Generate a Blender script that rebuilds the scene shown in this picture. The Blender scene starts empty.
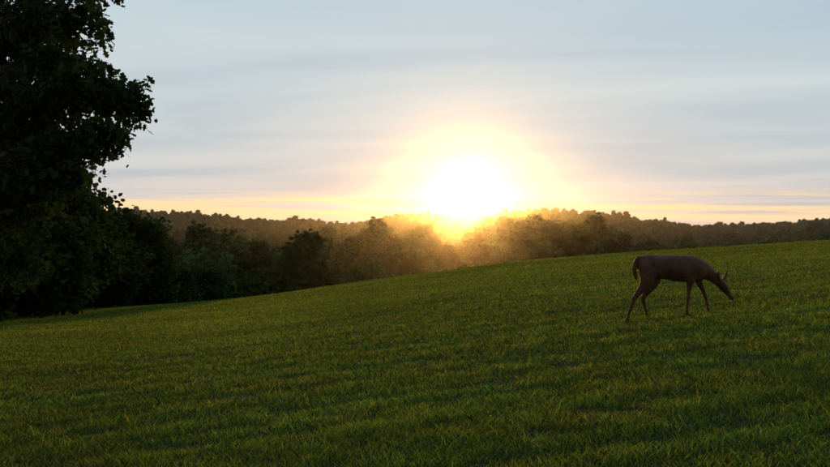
import bpy, math, numpy as np
from mathutils import Vector
rng = np.random.default_rng(7)
W,H,F,CX,CY,HOR = 830.,467.,850.,415.,233.5,225.
CAMH=1.22; YC=60.
YB,YCC=200.,900.
def U(px): return (np.asarray(px,float)-CX)/F
def V(py): return (HOR-np.asarray(py,float))/F
# ------------------------------------------------------------ profiles
UT=np.linspace(-1.2,1.2,961)
def table(pts,sm=9):
    px=np.array([p[0] for p in pts],float); py=np.array([p[1] for p in pts],float)
    t=np.interp(UT,U(px),V(py)); k=np.hanning(2*sm+1); k/=k.sum()
    return np.convolve(np.pad(t,sm,mode='edge'),k,mode='valid')
crestT=table([(-600,322),(-200,317),(0,312),(100,309),(200,302),(270,295),(340,285),(420,274),(520,261),(640,252),(740,246),(830,240),(1050,228),(1300,220)],22)
A_T=table([(-300,165),(0,188),(60,198),(110,208),(150,219),(210,236),(280,254),(340,278),(420,296),(900,300)],8)
B_T=table([(-200,200),(100,218),(200,238),(270,250),(320,246),(360,237),(400,229),(440,227),(470,231),(500,220),(530,214),(560,213),(600,221),(640,238),(700,252),(760,246),(830,234),(1000,228)],6)
C_T=table([(-200,203),(120,209),(180,211),(240,216),(300,218),(350,222),(390,215),(430,213),(470,220),(500,211),(560,210),(600,212),(660,220),(700,224),(760,222),(830,218),(1000,216)],4)
def ti(t,u): return np.interp(u,UT,t)
def ss(a,b,x):
    t=np.clip((x-a)/(b-a),0,1); return t*t*(3-2*t)
def nz(x,y,sc,seed,n=7):
    r=np.random.default_rng(seed); o=0
    for i in range(n):
        a=r.uniform(0,6.28); f=sc*r.uniform(.6,1.8); o=o+np.sin((x*math.cos(a)+y*math.sin(a))*f+r.uniform(0,6.28))
    return o/math.sqrt(n)
PA,PB=.086,-.040
def ground(x,y):
    x=np.asarray(x,float); y=np.asarray(y,float)
    ys=np.maximum(y,1.0); u=np.clip(x/ys,-1.1,1.1)
    c=ti(crestT,u); s=c+CAMH/YC
    plane=PA*x+PB*y
    w=ss(4,30,y)
    z=-CAMH+plane*(1-w)+w*ys*s
    z=z+.010*nz(x,y,.4,3)*ss(3,8,y)+.004*nz(x,y,1.7,5)
    yb=np.maximum(y-YC,0)
    z=z-.004*yb**2-.02*yb
    k=ss(66,112,y)
    zA=np.minimum(ti(A_T,u)*115-16, c*115-5)
    zB=np.minimum(ti(B_T,u)*(YB+5)-16.5, c*(YB+5)-4)
    zC=ti(C_T,u)*YCC-17
    z=np.where(y>66, z*(1-k)+k*zA, z)
    k=ss(118,YB,y); z=z*(1-k)+k*zB
    k=ss(YB+30,YCC-20,y); z=z*(1-k)+k*zC
    k=ss(YCC+60,YCC+500,y); z=z*(1-k)+k*(-45)
    return z
# ------------------------------------------------------------ mesh helper
class Acc:
    def __init__(s): s.v=[];s.f=[];s.m=[];s.c=[];s.n=0
    def add(s,v,f,mat=0,col=(1,1,1)):
        v=np.asarray(v,float).reshape(-1,3); f=np.asarray(f,int)
        s.v.append(v); s.f.append(f+s.n); s.m.append(np.full(len(f),mat))
        c=np.asarray(col,float)
        if c.ndim==1: c=np.tile(c,(len(v),1))
        s.c.append(c); s.n+=len(v)
    def build(s,name,mats,smooth=False,link=True):
        me=bpy.data.meshes.new(name)
        v=np.concatenate(s.v)
        lv=np.concatenate([f.ravel() for f in s.f]); tot=np.concatenate([np.full(len(f),f.shape[1]) for f in s.f])
        st=np.concatenate([[0],np.cumsum(tot)[:-1]])
        me.vertices.add(len(v)); me.vertices.foreach_set('co',v.ravel())
        me.loops.add(len(lv)); me.loops.foreach_set('vertex_index',lv.astype(np.int32))
        me.polygons.add(len(tot)); me.polygons.foreach_set('loop_start',st.astype(np.int32)); me.polygons.foreach_set('loop_total',tot.astype(np.int32))
        me.polygons.foreach_set('material_index',np.concatenate(s.m).astype(np.int32))
        me.polygons.foreach_set('use_smooth',np.full(len(tot),smooth))
        a=me.attributes.new('tint','FLOAT_COLOR','POINT')
        cc=np.ones((len(v),4)); cc[:,:3]=np.concatenate(s.c); a.data.foreach_set('color',cc.ravel())
        me.update(calc_edges=True); me.validate()
        for m in mats: me.materials.append(m)
        o=bpy.data.objects.new(name,me)
        if link: bpy.context.scene.collection.objects.link(o)
        return o
def tube(acc,P,R,sides=7,mat=0,col=(1,1,1)):
    P=np.asarray(P,float); n=len(P); R=np.asarray(R,float)
    d=np.gradient(P,axis=0); d/=np.linalg.norm(d,axis=1)[:,None]+1e-9
    ref=np.array([.31,.95,.07]); vs=[]
    a=np.linspace(0,2*math.pi,sides,endpoint=False)
    for i in range(n):
        x=np.cross(d[i],ref); x/=np.linalg.norm(x)+1e-9; y=np.cross(d[i],x)
        vs.append(P[i]+R[i]*(np.cos(a)[:,None]*x+np.sin(a)[:,None]*y))
    f=[(i*sides+j,i*sides+(j+1)%sides,(i+1)*sides+(j+1)%sides,(i+1)*sides+j) for i in range(n-1) for j in range(sides)]
    acc.add(np.concatenate(vs),f,mat,col)
def curve(a,b,r0,r1,n=6,wob=.1,sag=0.,g=rng):
    a=np.array(a,float); b=np.array(b,float); t=np.linspace(0,1,n)[:,None]
    L=np.linalg.norm(b-a); off=g.normal(0,wob*L,3)
    P=a*(1-t)+b*t+off*(t*(1-t))*2+np.array([0,0,1])*(sag*L*(t*(1-t))*4)
    return P, r0+(r1-r0)*t[:,0]
# ------------------------------------------------------------ materials
def mat(name): 
    m=bpy.data.materials.new(name); m.use_nodes=True; nt=m.node_tree; nt.nodes.clear()
    return m,nt
def leafmat(name,base,trans=.35,tcol=None,rough=.6,varscale=None,spec=.25,lohi=(.5,1.5)):
    m,nt=mat(name); N=nt.nodes; L=nt.links
    out=N.new('ShaderNodeOutputMaterial'); tr=N.new('ShaderNodeBsdfTranslucent'); mx=N.new('ShaderNodeMixShader')
    if spec<=0: p=N.new('ShaderNodeBsdfDiffuse')
    else:
        p=N.new('ShaderNodeBsdfPrincipled'); p.inputs['Roughness'].default_value=rough; p.inputs['Specular IOR Level'].default_value=spec
    at=N.new('ShaderNodeAttribute'); at.attribute_name='tint'
    rgb=N.new('ShaderNodeRGB'); rgb.outputs[0].default_value=(*base,1)
    mul=N.new('ShaderNodeMix'); mul.data_type='RGBA'; mul.blend_type='MULTIPLY'; mul.inputs[0].default_value=1
    L.new(rgb.outputs[0],mul.inputs[6]); L.new(at.outputs['Color'],mul.inputs[7])
    tc=N.new('ShaderNodeNewGeometry'); no=N.new('ShaderNodeTexNoise'); no.inputs['Scale'].default_value=varscale or .5; no.inputs['Detail'].default_value=1
    L.new(tc.outputs['Position'],no.inputs['Vector'])
    oi=N.new('ShaderNodeObjectInfo')
    ad=N.new('ShaderNodeMath'); ad.operation='MULTIPLY_ADD'; L.new(oi.outputs['Random'],ad.inputs[0]); ad.inputs[1].default_value=.5; L.new(no.outputs[0],ad.inputs[2])
    mr=N.new('ShaderNodeMapRange'); L.new(ad.outputs[0],mr.inputs[0]); mr.inputs[1].default_value=.3; mr.inputs[2].default_value=1.15; mr.inputs[3].default_value=lohi[0]; mr.inputs[4].default_value=lohi[1]
    vm=N.new('ShaderNodeVectorMath'); vm.operation='SCALE'; L.new(mul.outputs[2],vm.inputs[0]); L.new(mr.outputs[0],vm.inputs['Scale'])
    L.new(vm.outputs[0],p.inputs[0])
    v2=N.new('ShaderNodeVectorMath'); v2.operation='MULTIPLY'; L.new(vm.outputs[0],v2.inputs[0]); v2.inputs[1].default_value=tcol or (1.3,1.5,.6)
    L.new(v2.outputs[0],tr.inputs[0]); mx.inputs[0].default_value=trans
    L.new(p.outputs[0],mx.inputs[1]); L.new(tr.outputs[0],mx.inputs[2]); L.new(mx.outputs[0],out.inputs[0])
    return m
def barkmat(name,c1,c2,scale=6):
    m,nt=mat(name); N=nt.nodes; L=nt.links
    out=N.new('ShaderNodeOutputMaterial'); p=N.new('ShaderNodeBsdfPrincipled')
    tc=N.new('ShaderNodeTexCoord'); mp=N.new('ShaderNodeMapping'); mp.inputs['Scale'].default_value=(scale,scale,scale*.2)
    no=N.new('ShaderNodeTexNoise'); no.inputs['Scale'].default_value=3; no.inputs['Detail'].default_value=6
    cr=N.new('ShaderNodeValToRGB'); cr.color_ramp.elements[0].color=(*c1,1); cr.color_ramp.elements[1].color=(*c2,1); cr.color_ramp.elements[0].position=.35; cr.color_ramp.elements[1].position=.65
    L.new(tc.outputs['Object'],mp.inputs[0]); L.new(mp.outputs[0],no.inputs['Vector']); L.new(no.outputs[0],cr.inputs[0]); L.new(cr.outputs[0],p.inputs['Base Color'])
    bp=N.new('ShaderNodeBump'); bp.inputs['Strength'].default_value=.6; L.new(no.outputs[0],bp.inputs['Height']); L.new(bp.outputs[0],p.inputs['Normal'])
    p.inputs['Roughness'].default_value=.9; L.new(p.outputs[0],out.inputs[0]); return m
M_bark=barkmat('bark',(.03,.022,.016),(.09,.07,.05))
M_leaf=leafmat('broadleaf_foliage',(.055,.088,.026),.04,(1.1,1.2,.6),.8,.25,0,(.35,1.9))
M_leafE=leafmat('edge_foliage',(.036,.060,.017),.10,(1.1,1.2,.6),.8,None,0)
M_leafN=leafmat('oak_leaf',(.03,.048,.016),.15,(1.1,1.2,.6),.6,None,0)
M_grass=leafmat('grass_blades',(.135,.185,.036),.42,(1.22,1.30,.5),.55,.25,0,(.6,1.4))
# ground
M_ground,nt=mat('meadow_soil_and_turf'); N=nt.nodes; L=nt.links
out=N.new('ShaderNodeOutputMaterial'); p=N.new('ShaderNodeBsdfPrincipled'); g=N.new('ShaderNodeNewGeometry')
n1=N.new('ShaderNodeTexNoise'); n1.inputs['Scale'].default_value=.35; n1.inputs['Detail'].default_value=8
n2=N.new('ShaderNodeTexNoise'); n2.inputs['Scale'].default_value=14; n2.inputs['Detail'].default_value=6
for n in(n1,n2): L.new(g.outputs['Position'],n.inputs['Vector'])
a=N.new('ShaderNodeMath'); a.operation='ADD'; L.new(n1.outputs[0],a.inputs[0]); L.new(n2.outputs[0],a.inputs[1])
cr=N.new('ShaderNodeValToRGB'); mrr=N.new('ShaderNodeMapRange'); mrr.inputs[1].default_value=.6; mrr.inputs[2].default_value=1.4
L.new(a.outputs[0],mrr.inputs[0]); L.new(mrr.outputs[0],cr.inputs[0])
e=cr.color_ramp.elements; e[0].color=(.025,.022,.012,1); e[1].color=(.05,.065,.018,1); x=e.new(.5); x.color=(.034,.042,.014,1)
L.new(cr.outputs[0],p.inputs['Base Color']); p.inputs['Roughness'].default_value=.95; p.inputs['Specular IOR Level'].default_value=.1
bp=N.new('ShaderNodeBump'); bp.inputs['Strength'].default_value=.8; bp.inputs['Distance'].default_value=.05; L.new(n2.outputs[0],bp.inputs['Height']); L.new(bp.outputs[0],p.inputs['Normal'])
L.new(p.outputs[0],out.inputs[0])
# ------------------------------------------------------------ terrain
yy=np.concatenate([np.arange(-12,2,1.),np.arange(2,30,.3),np.arange(30,80,.8),np.geomspace(80,3500,170)])
tt=np.linspace(-1.0,1.0,361)
Y,T=np.meshgrid(yy,tt,indexing='ij'); X=T*(np.maximum(Y,0)*1.0+14)
Z=ground(X,Y); nY,nX=Y.shape
acc=Acc(); idx=np.arange(nY*nX).reshape(nY,nX)
fc=np.stack([idx[:-1,:-1],idx[:-1,1:],idx[1:,1:],idx[1:,:-1]],-1).reshape(-1,4)
acc.add(np.stack([X,Y,Z],-1),fc); acc.build('ground',[M_ground],True)
# ------------------------------------------------------------ grass
def blades(ylo,yhi,rho,umax=.60):
    ys=np.linspace(ylo,yhi,2000); pdf=ys*2*umax*rho(ys)+2*rho(ys); cdf=np.cumsum(pdf)*(ys[1]-ys[0]); tot=int(cdf[-1])
    y=np.interp(rng.random(tot)*cdf[-1],cdf,ys); x=(rng.random(tot)*2-1)*(y*umax+1)
    return x,y
acc=Acc()
rho=lambda y: 3000*np.where(y<6,1,(6/y)**1.6)
x,y=blades(2.4,67,rho)
patch=nz(x*.4,y*1.0,.9,11); patch2=nz(x,y,3.2,12); patch3=nz(x*.15,y*.8,.35,31); patch4=nz(x,y,9.,77)
n=len(x)
# scattered thin spots where bare soil and thatch show
thin=(nz(x,y,2.1,401)+.6*nz(x,y,5.,402))>1.55
h=(.028+.032*rng.random(n))*(1+.05*patch+.12*patch2+.22*patch4)*(1+.2*ss(8,40,y)); h=np.clip(h,.012,.12)
h[thin]*=.6
tall=rng.random(n)<.02; h[tall]*=1.9
w=(.0034+.003*rng.random(n))*np.maximum(1,(y/6))**.85
leaf=rng.random(n)<.10; w[leaf]*=2.6; h[leaf]*=.6
z=ground(x,y)-.004
ang=rng.random(n)*6.283; la=rng.random(n)*6.283; lean=h*(.3+.9*rng.random(n))
dx,dy=np.cos(ang)*w/2,np.sin(ang)*w/2; lx,ly=np.cos(la)*lean,np.sin(la)*lean
V5=np.empty((n,5,3))
V5[:,0]=np.stack([x-dx,y-dy,z],-1); V5[:,1]=np.stack([x+dx,y+dy,z],-1)
V5[:,2]=np.stack([x+dx*.8+lx*.35,y+dy*.8+ly*.35,z+h*.6],-1); V5[:,4]=np.stack([x-dx*.8+lx*.35,y-dy*.8+ly*.35,z+h*.6],-1)
V5[:,3]=np.stack([x+lx,y+ly,z+h],-1)
b=np.clip(1+.42*rng.normal(size=n)+.06*patch+.06*patch3+.18*patch4,.2,2.6)
col=np.stack([b*(1+.18*rng.normal(size=n)+.10*patch2),b,b*(.9+.2*rng.random(n))],-1)
dry=rng.random(n)<.05+.04*(patch2>.8)+.25*thin; col[dry]=np.stack([rng.uniform(1.2,2.8,dry.sum()),rng.uniform(.8,1.9,dry.sum()),rng.uniform(2.,6,dry.sum())],-1)
col=np.clip(col,.1,6)
acc.add(V5.reshape(-1,3),np.arange(n*5).reshape(-1,5),0,np.repeat(col,5,axis=0))
acc.build('grass',[M_grass])
print('blades',n)
# ------------------------------------------------------------ trees
def leafcards(acc,C,size,mat,col,g,up=.35,shape='quad'):
    n=len(C); d=g.normal(size=(n,3)); d/=np.linalg.norm(d,axis=1)[:,None]
    q=g.normal(size=(n,3)); nrm=np.cross(d,q); nrm/=np.linalg.norm(nrm,axis=1)[:,None]; e=np.cross(nrm,d)
    s=np.broadcast_to(np.asarray(size,float),(n,))[:,None]*(.6+.8*g.random(n))[:,None]
    if shape=='quad':
        out=[(-.5,-.1),(-.1,-.45),(.5,-.05),(.3,.42),(-.25,.4)]
    else:
        out=[(-.5,0),(-.28,-.16),(-.16,-.12),(-.02,-.34),(.1,-.17),(.3,-.24),(.52,0),(.28,.25),(.1,.16),(-.04,.33),(-.16,.13),(-.3,.15)]
    k=len(out)
    Vv=np.empty((n,k,3))
    for i,(a,b) in enumerate(out): Vv[:,i]=C+s*(a*d+b*e)
    acc.add(Vv.reshape(-1,3),np.arange(n*k).reshape(-1,k),mat,np.repeat(col,k,axis=0))
def make_tree(name,seed,Ht,cr,nlobe,nleaf,ls,conic=0.,link=False,low=.2,lm=None):
    g=np.random.default_rng(seed); acc=Acc()
    top=np.array([g.normal(0,.04)*Ht,g.normal(0,.04)*Ht,Ht*.86])
    P,R=curve((0,0,-.6),top,Ht*.022,Ht*.004,9,.05,0,g); tube(acc,P,R,8)
    cz=(low+1)/2*Ht; rz=(1-low)/2*Ht
    lob=[]
    while len(lob)<nlobe:
        q=g.uniform(-1,1,3)
        if np.linalg.norm(q)>1 or np.linalg.norm(q)<.35: continue
        wf=1-conic*max(0,(q[2]+1)/2)
        lob.append((np.array([q[0]*cr*wf*.85,q[1]*cr*wf*.85,cz+q[2]*rz*.86]),cr*g.uniform(.2,.42)*(1-.4*conic*(q[2]+1)/2)))
    for c,r in lob:
        i=int(np.clip((c[2]*.75/top[2])*8,1,7)); P2,R2=curve(P[i],c,R[i]*.45,.02,5,.08,.05,g); tube(acc,P2,R2,5)
    per=nleaf//nlobe
    for c,r in lob:
        d=g.normal(size=(per,3)); d/=np.linalg.norm(d,axis=1)[:,None]
        f=1.12-.75*g.random(per)**2.2
        rr=r*f*(1+.22*g.normal(size=per))
        C=c+d*rr[:,None]*np.array([1,1,.75])
        t=g.uniform(.6,1.4); b=t*np.clip(1+.15*g.normal(size=per),.4,1.8)
        leafcards(acc,C,ls*(1+1.2*(1.12-f)),1,np.stack([b*g.uniform(.85,1.2),b,b],-1),g)
    return acc.build(name,[M_bark,lm or M_leaf],False,link)
coll=bpy.data.collections.new('forest_tree_kinds')
for i,(Ht,cr,nl,le,ls,cn,lo) in enumerate([(16,5,44,6400,.48,0,.05),(17,4.4,38,6000,.46,.3,.06),(15,5.6,46,6800,.48,.1,.04),(18,3.9,36,5600,.44,.55,.05),(14,4.6,36,5800,.46,.2,.02),(16.5,4.0,30,5200,.45,.75,.03)]):
    o=make_tree('woodland_tree_%d'%i,50+i,Ht,cr,nl,le,ls,cn,False,lo); coll.objects.link(o)
def scatter(name,pts,rot,scl,idx,coll):
    me=bpy.data.meshes.new(name); me.vertices.add(len(pts)); me.vertices.foreach_set('co',np.asarray(pts,float).ravel())
    a=me.attributes.new('rot','FLOAT_VECTOR','POINT'); a.data.foreach_set('vector',np.asarray(rot,float).ravel())
    a=me.attributes.new('scl','FLOAT_VECTOR','POINT'); a.data.foreach_set('vector',np.asarray(scl,float).ravel())
    a=me.attributes.new('idx','INT','POINT'); a.data.foreach_set('value',np.asarray(idx,np.int32))
    o=bpy.data.objects.new(name,me); bpy.context.scene.collection.objects.link(o)
    ng=bpy.data.node_groups.new(name+'_nodes','GeometryNodeTree')
    ng.interface.new_socket('Geometry',in_out='INPUT',socket_type='NodeSocketGeometry'); ng.interface.new_socket('Geometry',in_out='OUTPUT',socket_type='NodeSocketGeometry')
    N=ng.nodes; L=ng.links; gi=N.new('NodeGroupInput'); go=N.new('NodeGroupOutput'); ci=N.new('GeometryNodeCollectionInfo')
    ci.inputs['Collection'].default_value=coll; ci.inputs['Separate Children'].default_value=True; ci.inputs['Reset Children'].default_value=True
    ip=N.new('GeometryNodeInstanceOnPoints'); ip.inputs['Pick Instance'].default_value=True
    def na(nm,t):
        q=N.new('GeometryNodeInputNamedAttribute'); q.data_type=t; q.inputs['Name'].default_value=nm; return q.outputs['Attribute']
    L.new(gi.outputs[0],ip.inputs['Points']); L.new(ci.outputs[0],ip.inputs['Instance']); L.new(na('idx','INT'),ip.inputs['Instance Index'])
    L.new(na('rot','FLOAT_VECTOR'),ip.inputs['Rotation']); L.new(na('scl','FLOAT_VECTOR'),ip.inputs['Scale']); L.new(ip.outputs[0],go.inputs[0])
    md=o.modifiers.new('scatter','NODES'); md.node_group=ng
    return o
g=np.random.default_rng(99)
def band(n,y0,y1,u0=-.60,u1=.60):
    y=np.sqrt(g.uniform(y0**2,y1**2,n)); u=g.uniform(u0,u1,n); return np.stack([u*y,y],-1)
pts=np.concatenate([band(420,92,135),band(1500,135,230),band(2600,230,760),band(3000,760,960)])
keep=[];grid={}
for q in pts:
    md=3.6 if q[1]<230 else 6
    k=(int(q[0]//md),int(q[1]//md)); 
    if k in grid: continue
    grid[k]=1
    keep.append(q)
pts=np.array(keep); gz=ground(pts[:,0],pts[:,1])
s=g.uniform(.62,1.05,len(pts)); s*=1+.16*(g.random(len(pts))<.10)
uu=pts[:,0]/pts[:,1]
ok=~((pts[:,1]<150)&(uu>U(345)))
pts,gz,s=pts[ok],gz[ok],s[ok]; n=len(pts)
scatter('distant_woods',np.column_stack([pts,gz]),np.column_stack([g.normal(0,.03,n),g.normal(0,.03,n),g.uniform(0,6.28,n)]),np.column_stack([s*g.uniform(.9,1.35,n)]*2+[s]),g.integers(0,6,n),coll)
print('forest',n)
fine=bpy.data.collections.new('edge_tree_kinds')
for i,(Ht,cr,nl,le,ls,cn,lo) in enumerate([(11,3.6,70,22000,.25,0,.0),(9,3.2,60,19000,.24,.2,.0)]):
    o=make_tree('edge_tree_%d'%i,150+i,Ht,cr,nl,le,ls,cn,False,lo,M_leafE); fine.objects.link(o)
E=[(-75,36,.95),(-30,38,.95),(5,42,.98),(36,46,.9),(-50,50,1.1),(62,56,.98),(20,60,1.2),(96,66,1.0),(134,74,.92),(168,80,.84),(60,72,1.25),(110,80,1.15),(200,84,.82),(150,92,1.0),(235,90,.76),(265,93,.66),(80,92,1.3),(30,80,1.4),(290,97,.52)]
for j,(px,y,sc) in enumerate(E):
    xx=float(U(px))*y
    src=fine.objects[j%2]; o=bpy.data.objects.new('woodland_edge_tree',src.data); bpy.context.scene.collection.objects.link(o)
    o.location=(xx,y,float(ground(xx,y))-.25); o.scale=(sc*1.15,sc*1.15,sc); o.rotation_euler=(0,0,j*1.7)
# near overhanging oak
g=np.random.default_rng(5)
def wp(px,py,y): return np.array([float(U(px))*y,y,float(V(py))*y])
tx,ty=-10.8,17.5; base=np.array([tx,ty,float(ground(tx,ty))-.2])
acc=Acc()
TP,TR=curve(base,(tx+.5,ty-.3,8.5),.36,.08,12,.03,0,g); tube(acc,TP,TR,12)
lobes=[(10,15,60,17),(60,10,50,16),(85,25,30,17),(80,60,40,16.5),(100,80,28,16),(118,98,28,16.5),(134,92,20,16),(140,110,15,16.3),(114,127,22,16),(104,146,20,16.4),(60,110,50,17),(30,90,60,16),(15,150,60,17),(62,150,38,16.2),(88,148,16,16),(50,185,40,17),(78,180,18,16.5),(25,215,48,17.5),(-20,190,60,17),(5,250,46,18),(30,262,30,17.5),(-40,100,80,17),(-60,30,90,18),(20,-50,80,17),(75,-40,45,16.5),(104,-26,34,16.6),(-80,-80,110,17.5),(-10,-130,90,17),(-150,60,90,18),(-190,-40,90,17),(-130,160,70,17),(-200,150,60,18),(-110,-190,90,18),(-70,230,55,17),(-250,60,60,18),(60,60,55,18.3),(20,30,60,18.6),(60,140,45,18.2),(40,70,60,19),(20,120,60,19.2),(20,190,50,19)]
for px,py,r,yd in lobes:
    c=wp(px,py,yd); r=r/F*yd
    i=int(np.clip(np.argmin(abs(TP[:,2]-(c[2]-.25*abs(c[0]-tx)))),2,10))
    LP,LR=curve(TP[i],c,TR[i]*.4,.025,9,.06,.06,g); tube(acc,LP,LR,6)
    nt_=int(18+r*r*16)
    for k in range(nt_):
        d=g.normal(size=3); d/=np.linalg.norm(d); e=c+d*r*g.uniform(.45,1.18)*np.array([1,1,.8])+np.array([0,0,-.08*r])
        s0=LP[g.integers(5,9)]
        QP,QR=curve(s0,e,.012,.003,5,.08,.05,g); tube(acc,QP,QR,4)
        m=int(g.integers(16,30)); t=.25+.75*g.random(m)**.6
        C=np.stack([np.interp(t,np.linspace(0,1,5),QP[:,q]) for q in range(3)],-1)+g.normal(0,.075,(m,3)); C[:,2]-=.03
        b=np.clip(1+.25*g.normal(size=m),.4,1.7)
        leafcards(acc,C,.15,1,np.stack([b,b,b],-1),g,shape='oak')
acc.build('oak_tree',[M_bark,M_leafN])
# ------------------------------------------------------------ deer
pitch=-math.atan((CY-HOR)/F)
def rayd(px,py):
    a=(px-CX)/F; b=(CY-py)/F
    d=np.array([a, math.cos(pitch)-b*math.sin(pitch), math.sin(pitch)+b*math.cos(pitch)]); return d
d=rayd(636,321); t=5.
while t<60:
    q=d*t
    if q[2]<float(ground(q[0],q[1])): break
    t+=.01
P0=d*t; print('deer dist',P0)
al=math.radians(16); FW=np.array([math.cos(al),math.sin(al),0]); TT=np.array([-math.sin(al),math.cos(al),0])
def dp(px,py,off=0.):
    d=rayd(px,py); o=P0+off*TT; return d*(np.dot(o,TT)/np.dot(d,TT))
K=P0[1]/F
def catmull(A,m=5):
    A=np.asarray(A,float); out=[]
    for i in range(len(A)-1):
        p0=A[max(i-1,0)];p1=A[i];p2=A[i+1];p3=A[min(i+2,len(A)-1)]
        for k in range(m):
            t=k/m; out.append(.5*((2*p1)+(-p0+p2)*t+(2*p0-5*p1+4*p2-p3)*t*t+(-p0+3*p1-3*p2+p3)*t**3))
    out.append(A[-1]); return np.array(out)
def loft(acc,rows,sides=16,m=5,mat=0):
    A=[]
    for px,py,off,ri,rl in rows:
        q=dp(px,py,off); A.append([*q,ri*K,rl*K])
    A=catmull(A,m); P=A[:,:3]; n=len(P)
    dd=np.gradient(P,axis=0); dd/=np.linalg.norm(dd,axis=1)[:,None]
    a=np.linspace(0,2*math.pi,sides,endpoint=False); vs=[]
    for i in range(n):
        nn=np.cross(TT,dd[i]); nn/=np.linalg.norm(nn); lt=np.cross(dd[i],nn)
        vs.append(P[i]+np.cos(a)[:,None]*nn*max(A[i,3],.002)+np.sin(a)[:,None]*lt*max(A[i,4],.002))
    vs.append(P[:1]); vs.append(P[-1:]); vv=np.concatenate(vs); s0=n*sides
    f=[(i*sides+j,i*sides+(j+1)%sides,(i+1)*sides+(j+1)%sides,(i+1)*sides+j) for i in range(n-1) for j in range(sides)]
    c=[(s0,(j+1)%sides,j) for j in range(sides)]+[(s0+1,(n-1)*sides+j,(n-1)*sides+(j+1)%sides) for j in range(sides)]
    k=acc.n; acc.add(vv,f,mat); acc.f.append(np.array(c)+k); acc.m.append(np.full(len(c),mat))
def gfoot(px,off,lift=0.):
    lo,hi=280.,340.
    for _ in range(40):
        mid=(lo+hi)/2; q=dp(px,mid,off)
        if q[2]>float(ground(q[0],q[1]))+lift: lo=mid
        else: hi=mid
    return lo
acc=Acc()
loft(acc,[(637.5,266,0,4,3.5),(641,265,0,9,7),(647,266,0,11.8,9),(656,266.5,0,11.6,9.5),(667,267.5,0,12.4,10.5),(679,268.5,0,13.6,11),(690,269,0,13.6,10),(698,269.6,0,12,8.2),(705,271.5,0,8.8,5.6),(711,275,0,6.6,4.3),(716,279.5,0,5.2,3.8),(720,283,0,4.6,3.8)],20)
loft(acc,[(717.5,281,0,3.0,3.0),(720.5,283.6,0,4.6,4.0),(723.8,287.2,0,4.7,4.1),(726.8,291.2,0,3.7,3.0),(729.6,295,0,2.7,2.3),(731.6,297.9,0,2.3,2.1),(732.5,299.4,0,1.3,1.3)],14)
off=-.10; fy=gfoot(626,off); print('hind near',fy)
loft(acc,[(648,262,off*.5,9,4),(648,270,off*.9,10.5,4.8),(647.5,279,off,8.4,4.6),(643,287,off,5,3.4),(637,294.5,off,2.9,2.2),(634.2,298.5,off,2.6,1.8),(632,305,off,1.7,1.4),(629,313,off,1.5,1.3),(627.6,fy-4,off,1.9,1.6),(626.2,fy-1.5,off,1.7,1.5),(625.8,fy,off,1.7,1.5)],12)
loft(acc,[(627,fy-3,off,1.3,1.4),(628,fy-1,off,1.6,1.7),(628.6,fy+.2,off,1.7,1.8)],10,4)
off=.10; fy=gfoot(648,off); print('hind far',fy)
loft(acc,[(652,262,off*.5,9,4),(654,271,off*.9,9.5,4.6),(654,280,off,7,4.2),(650.5,288,off,4.4,3.1),(645,294.5,off,2.9,2.2),(643.2,298.5,off,2.6,1.8),(644.4,305,off,1.65,1.4),(646,311,off,1.45,1.3),(647.2,fy-4,off,1.8,1.6),(648.3,fy-1.6,off,1.6,1.5),(649.6,fy,off,1.9,1.7)],12)
off=-.10; fy=gfoot(687,off); print('front near',fy)
loft(acc,[(694,264,off*.6,8,3.5),(692.5,272,off*.85,7,4),(690.5,280,off,4.8,3.2),(689,287,off,3,2.3),(688.3,294,off,2.2,1.8),(688.2,297.5,off,2.3,1.9),(687.4,303,off,1.5,1.3),(686.9,308,off,1.4,1.3),(687,fy-3.6,off,1.8,1.5),(687.6,fy-1.6,off,1.5,1.4),(688.6,fy,off,1.9,1.7)],12)
off=.10; fy=gfoot(708,off); print('front far',fy)
loft(acc,[(697,265,off*.6,8,3.5),(697.5,273,off*.85,6.6,4),(698.5,280,off,4.6,3.1),(701,286,off,2.9,2.3),(703.6,291.5,off,2.2,1.8),(704.6,294,off,2.2,1.9),(706,299,off,1.5,1.3),(707.4,fy-6,off,1.4,1.3),(708,fy-3.4,off,1.8,1.5),(708.7,fy-1.5,off,1.5,1.4),(709.6,fy,off,1.9,1.7)],12)
loft(acc,[(640.5,257.5,0,2,2),(637.6,259,0,2.2,2.4),(635.2,263.5,0,2.2,2.8),(634.3,269.5,0,2.1,2.8),(635.2,275.5,0,1.7,2),(636.8,280,0,.8,.9)],10)
loft(acc,[(719.8,281.6,-.03,1.2,1.4),(718.3,278.2,-.055,1.7,2.0),(718.0,274.6,-.08,1.7,1.9),(718.8,270.8,-.095,.8,.8)],10)
loft(acc,[(722.2,282.4,.03,1.2,1.4),(724.2,278.4,.06,1.8,2.0),(725.9,274.6,.085,1.8,1.9),(727.0,270.6,.1,.8,.8)],10)
M_deer,nt=mat('deer_coat'); N=nt.nodes; L=nt.links
out=N.new('ShaderNodeOutputMaterial'); p=N.new('ShaderNodeBsdfPrincipled'); ge=N.new('ShaderNodeNewGeometry')
no=N.new('ShaderNodeTexNoise'); no.inputs['Scale'].default_value=7; no.inputs['Detail'].default_value=5; L.new(ge.outputs['Position'],no.inputs['Vector'])
cr=N.new('ShaderNodeValToRGB'); e=cr.color_ramp.elements; e[0].position=.35; e[0].color=(.080,.027,.012,1); e[1].position=.65; e[1].color=(.19,.072,.030,1); L.new(no.outputs[0],cr.inputs[0])
sx=N.new('ShaderNodeSeparateXYZ'); L.new(ge.outputs['Normal'],sx.inputs[0])
mr=N.new('ShaderNodeMapRange'); mr.inputs[1].default_value=-.75; mr.inputs[2].default_value=-.98; mr.inputs[3].default_value=0; mr.inputs[4].default_value=.5; L.new(sx.outputs[2],mr.inputs[0])
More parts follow.
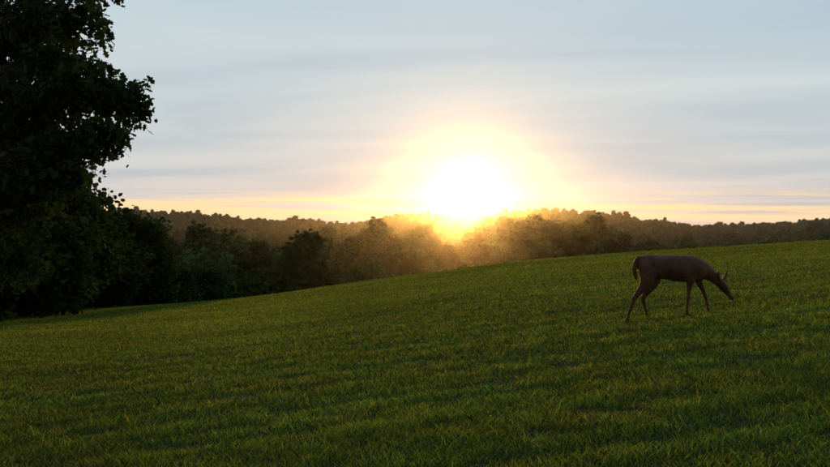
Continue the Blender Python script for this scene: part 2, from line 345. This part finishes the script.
mx=N.new('ShaderNodeMix'); mx.data_type='RGBA'; L.new(mr.outputs[0],mx.inputs[0]); L.new(cr.outputs[0],mx.inputs[6]); mx.inputs[7].default_value=(.3,.25,.2,1)
L.new(mx.outputs[2],p.inputs['Base Color']); p.inputs['Roughness'].default_value=.6; p.inputs['Specular IOR Level'].default_value=.3
n2=N.new('ShaderNodeTexNoise'); n2.inputs['Scale'].default_value=120; L.new(ge.outputs['Position'],n2.inputs['Vector'])
bp=N.new('ShaderNodeBump'); bp.inputs['Strength'].default_value=.6; bp.inputs['Distance'].default_value=.012; L.new(n2.outputs[0],bp.inputs['Height']); L.new(bp.outputs[0],p.inputs['Normal'])
L.new(p.outputs[0],out.inputs[0])
deer=acc.build('white_tailed_deer',[M_deer],True)
rm=deer.modifiers.new('rm','REMESH'); rm.mode='VOXEL'; rm.voxel_size=.0078; rm.use_smooth_shade=True
sm=deer.modifiers.new('sm','SMOOTH'); sm.factor=.5; sm.iterations=4
M_dark,nt=mat('deer_eye_and_nose'); N=nt.nodes
out=N.new('ShaderNodeOutputMaterial'); p=N.new('ShaderNodeBsdfPrincipled'); p.inputs['Base Color'].default_value=(.01,.008,.007,1); p.inputs['Roughness'].default_value=.2; nt.links.new(p.outputs[0],out.inputs[0])
for nm,(px,py,of,r) in {'eye_near':(723.2,284.6,-.052,.014),'eye_far':(723.8,284.8,.052,.014),'nose':(732.3,299.0,0,.021)}.items():
    bpy.ops.mesh.primitive_uv_sphere_add(segments=16,ring_count=10,radius=r,location=tuple(dp(px,py,of))); o=bpy.context.object; o.name=nm; o.data.materials.append(M_dark); o.parent=deer
# ------------------------------------------------------------ haze
M_h,nt=mat('bloom_haze_volume'); N=nt.nodes
out=N.new('ShaderNodeOutputMaterial'); vs=N.new('ShaderNodeVolumeScatter'); vs.inputs['Density'].default_value=.00014; vs.inputs['Anisotropy'].default_value=.955; vs.inputs['Color'].default_value=(1,.95,.9,1)
nt.links.new(vs.outputs[0],out.inputs['Volume'])
bpy.ops.mesh.primitive_cube_add(size=1,location=(0,300,-24)); o=bpy.context.object; o.name='bloom_haze'; o.scale=(1500,500,84); o.data.materials.append(M_h)  # scattering box added to imitate camera bloom around the sun; also veils distant woods
# ------------------------------------------------------------ sun and sky
az=math.atan(float(U(468))); el=math.atan(float(V(192)))
sd=Vector((math.sin(az)*math.cos(el),math.cos(az)*math.cos(el),math.sin(el)))
ld=bpy.data.lights.new('sun','SUN'); ld.energy=3.0; ld.angle=math.radians(2); ld.color=(1,.50,.11)
lo=bpy.data.objects.new('sun',ld); bpy.context.scene.collection.objects.link(lo); lo.rotation_euler=sd.to_track_quat('Z','Y').to_euler(); lo.location=(30,-10,40)
w=bpy.data.worlds.new('World'); bpy.context.scene.world=w; w.use_nodes=True; nt=w.node_tree; nt.nodes.clear(); N=nt.nodes; L=nt.links
def soc(v,i):
    if isinstance(v,(int,float)): i.default_value=v
    elif isinstance(v,tuple): i.default_value=v
    else: L.new(v,i)
def m(op,a,b=0.,c=None):
    q=N.new('ShaderNodeMath'); q.operation=op; soc(a,q.inputs[0]); soc(b,q.inputs[1])
    if c is not None: soc(c,q.inputs[2])
    return q.outputs[0]
def vm(op,a,b=None,s=None):
    q=N.new('ShaderNodeVectorMath'); q.operation=op; soc(a,q.inputs[0])
    if b is not None: soc(b,q.inputs[1])
    if s is not None: soc(s,q.inputs['Scale'])
    return q.outputs['Value'] if op=='DOT_PRODUCT' else q.outputs[0]
def mr(v,a,b,c,d,smooth=True):
    q=N.new('ShaderNodeMapRange'); q.interpolation_type='SMOOTHSTEP' if smooth else 'LINEAR'
    for i,k in enumerate((v,a,b,c,d)): soc(k,q.inputs[i])
    return q.outputs[0]
def mixc(f,a,b):
    q=N.new('ShaderNodeMix'); q.data_type='RGBA'; soc(f,q.inputs[0])
    soc(a if not isinstance(a,tuple) else (*a,1),q.inputs[6]); soc(b if not isinstance(b,tuple) else (*b,1),q.inputs[7]); return q.outputs[2]
tc=N.new('ShaderNodeTexCoord'); D=vm('NORMALIZE',tc.outputs['Generated']); sp=N.new('ShaderNodeSeparateXYZ'); L.new(D,sp.inputs[0]); dz=sp.outputs[2]
elv=m('MAXIMUM',dz,0.)
cr=N.new('ShaderNodeValToRGB'); L.new(m('MULTIPLY',elv,2.),cr.inputs[0])
e=cr.color_ramp.elements; e[0].position=0; e[0].color=(.66,.58,.52,1); e[1].position=1; e[1].color=(.28,.38,.50,1)
for pos,c in((.05,(.60,.575,.57)),(.12,(.53,.57,.60)),(.3,(.53,.61,.65)),(.55,(.47,.59,.67))): x=e.new(pos); x.color=(*c,1)
den=m('ADD',elv,.06); cx=m('DIVIDE',sp.outputs[0],den); cy=m('DIVIDE',sp.outputs[1],den)
cb=N.new('ShaderNodeCombineXYZ'); L.new(m('MULTIPLY',cx,.3),cb.inputs[0]); L.new(m('MULTIPLY',m('ADD',cy,m('MULTIPLY',cx,.18)),.6),cb.inputs[1])
cn=N.new('ShaderNodeTexNoise'); L.new(cb.outputs[0],cn.inputs['Vector']); cn.inputs['Scale'].default_value=1.; cn.inputs['Detail'].default_value=6; cn.inputs['Roughness'].default_value=.5; cn.inputs['Distortion'].default_value=.5
cf=mr(cn.outputs[0],.32,.68,0,1)
sky=vm('MULTIPLY',cr.outputs[0],mixc(cf,(.87,.92,.96),(1.15,1.11,1.06)))
cb2=N.new('ShaderNodeCombineXYZ'); L.new(m('MULTIPLY',sp.outputs[0],3.),cb2.inputs[0]); L.new(m('MULTIPLY',sp.outputs[1],3.),cb2.inputs[1]); L.new(m('MULTIPLY',m('ADD',dz,m('MULTIPLY',sp.outputs[0],.01)),75.),cb2.inputs[2])
sn=N.new('ShaderNodeTexNoise'); L.new(cb2.outputs[0],sn.inputs['Vector']); sn.inputs['Scale'].default_value=1.3; sn.inputs['Detail'].default_value=4
band1=m('MULTIPLY',mr(dz,-.005,.012,0,1),mr(dz,.028,.042,1,0))
sf=m('MULTIPLY',m('MULTIPLY',mr(sn.outputs[0],.38,.58,0,1),band1),mr(sp.outputs[1],.6,.95,0,1))
sky=mixc(m('MULTIPLY',sf,.9),sky,(1.04,.76,.40))
dt=vm('DOT_PRODUCT',D,tuple(sd)); sky=vm('SCALE',sky,None,mr(dt,-.6,.9,.4,1.0))
ang=m('MULTIPLY',m('ARCCOSINE',m('MINIMUM',dt,.999999)),57.2958)
def ex(k,pw): return m('EXPONENT',m('MULTIPLY',m('POWER',m('DIVIDE',ang,k),pw),-1.))
core=vm('SCALE',(1.,.88,.42),None,m('MULTIPLY',ex(1.05,2.),7.))
mid=vm('SCALE',(1.,.70,.18),None,m('MULTIPLY',ex(1.7,1.),.8))
wide=vm('SCALE',(1.,.78,.42),None,m('MULTIPLY',ex(5.,1.),.09))
sky=vm('ADD',vm('ADD',sky,core),vm('ADD',mid,wide))
ns=N.new('ShaderNodeTexSky'); ns.sky_type='NISHITA'; ns.sun_disc=False; ns.sun_elevation=el; ns.sun_rotation=az; 
sky=vm('ADD',sky,vm('SCALE',ns.outputs[0],None,.008))
bg=N.new('ShaderNodeBackground'); L.new(sky,bg.inputs[0]); bg.inputs[1].default_value=1.; ow=N.new('ShaderNodeOutputWorld'); L.new(bg.outputs[0],ow.inputs[0])
# ------------------------------------------------------------ camera
cd=bpy.data.cameras.new('camera'); cd.sensor_width=36; cd.lens=36*F/W; cd.clip_start=.05; cd.clip_end=6000
co=bpy.data.objects.new('camera',cd); bpy.context.scene.collection.objects.link(co); co.location=(0,0,0); co.rotation_euler=(math.pi/2+pitch,0,0)
sc=bpy.context.scene; sc.camera=co
sc.view_settings.view_transform='Standard'; sc.view_settings.look='None'; sc.view_settings.exposure=0
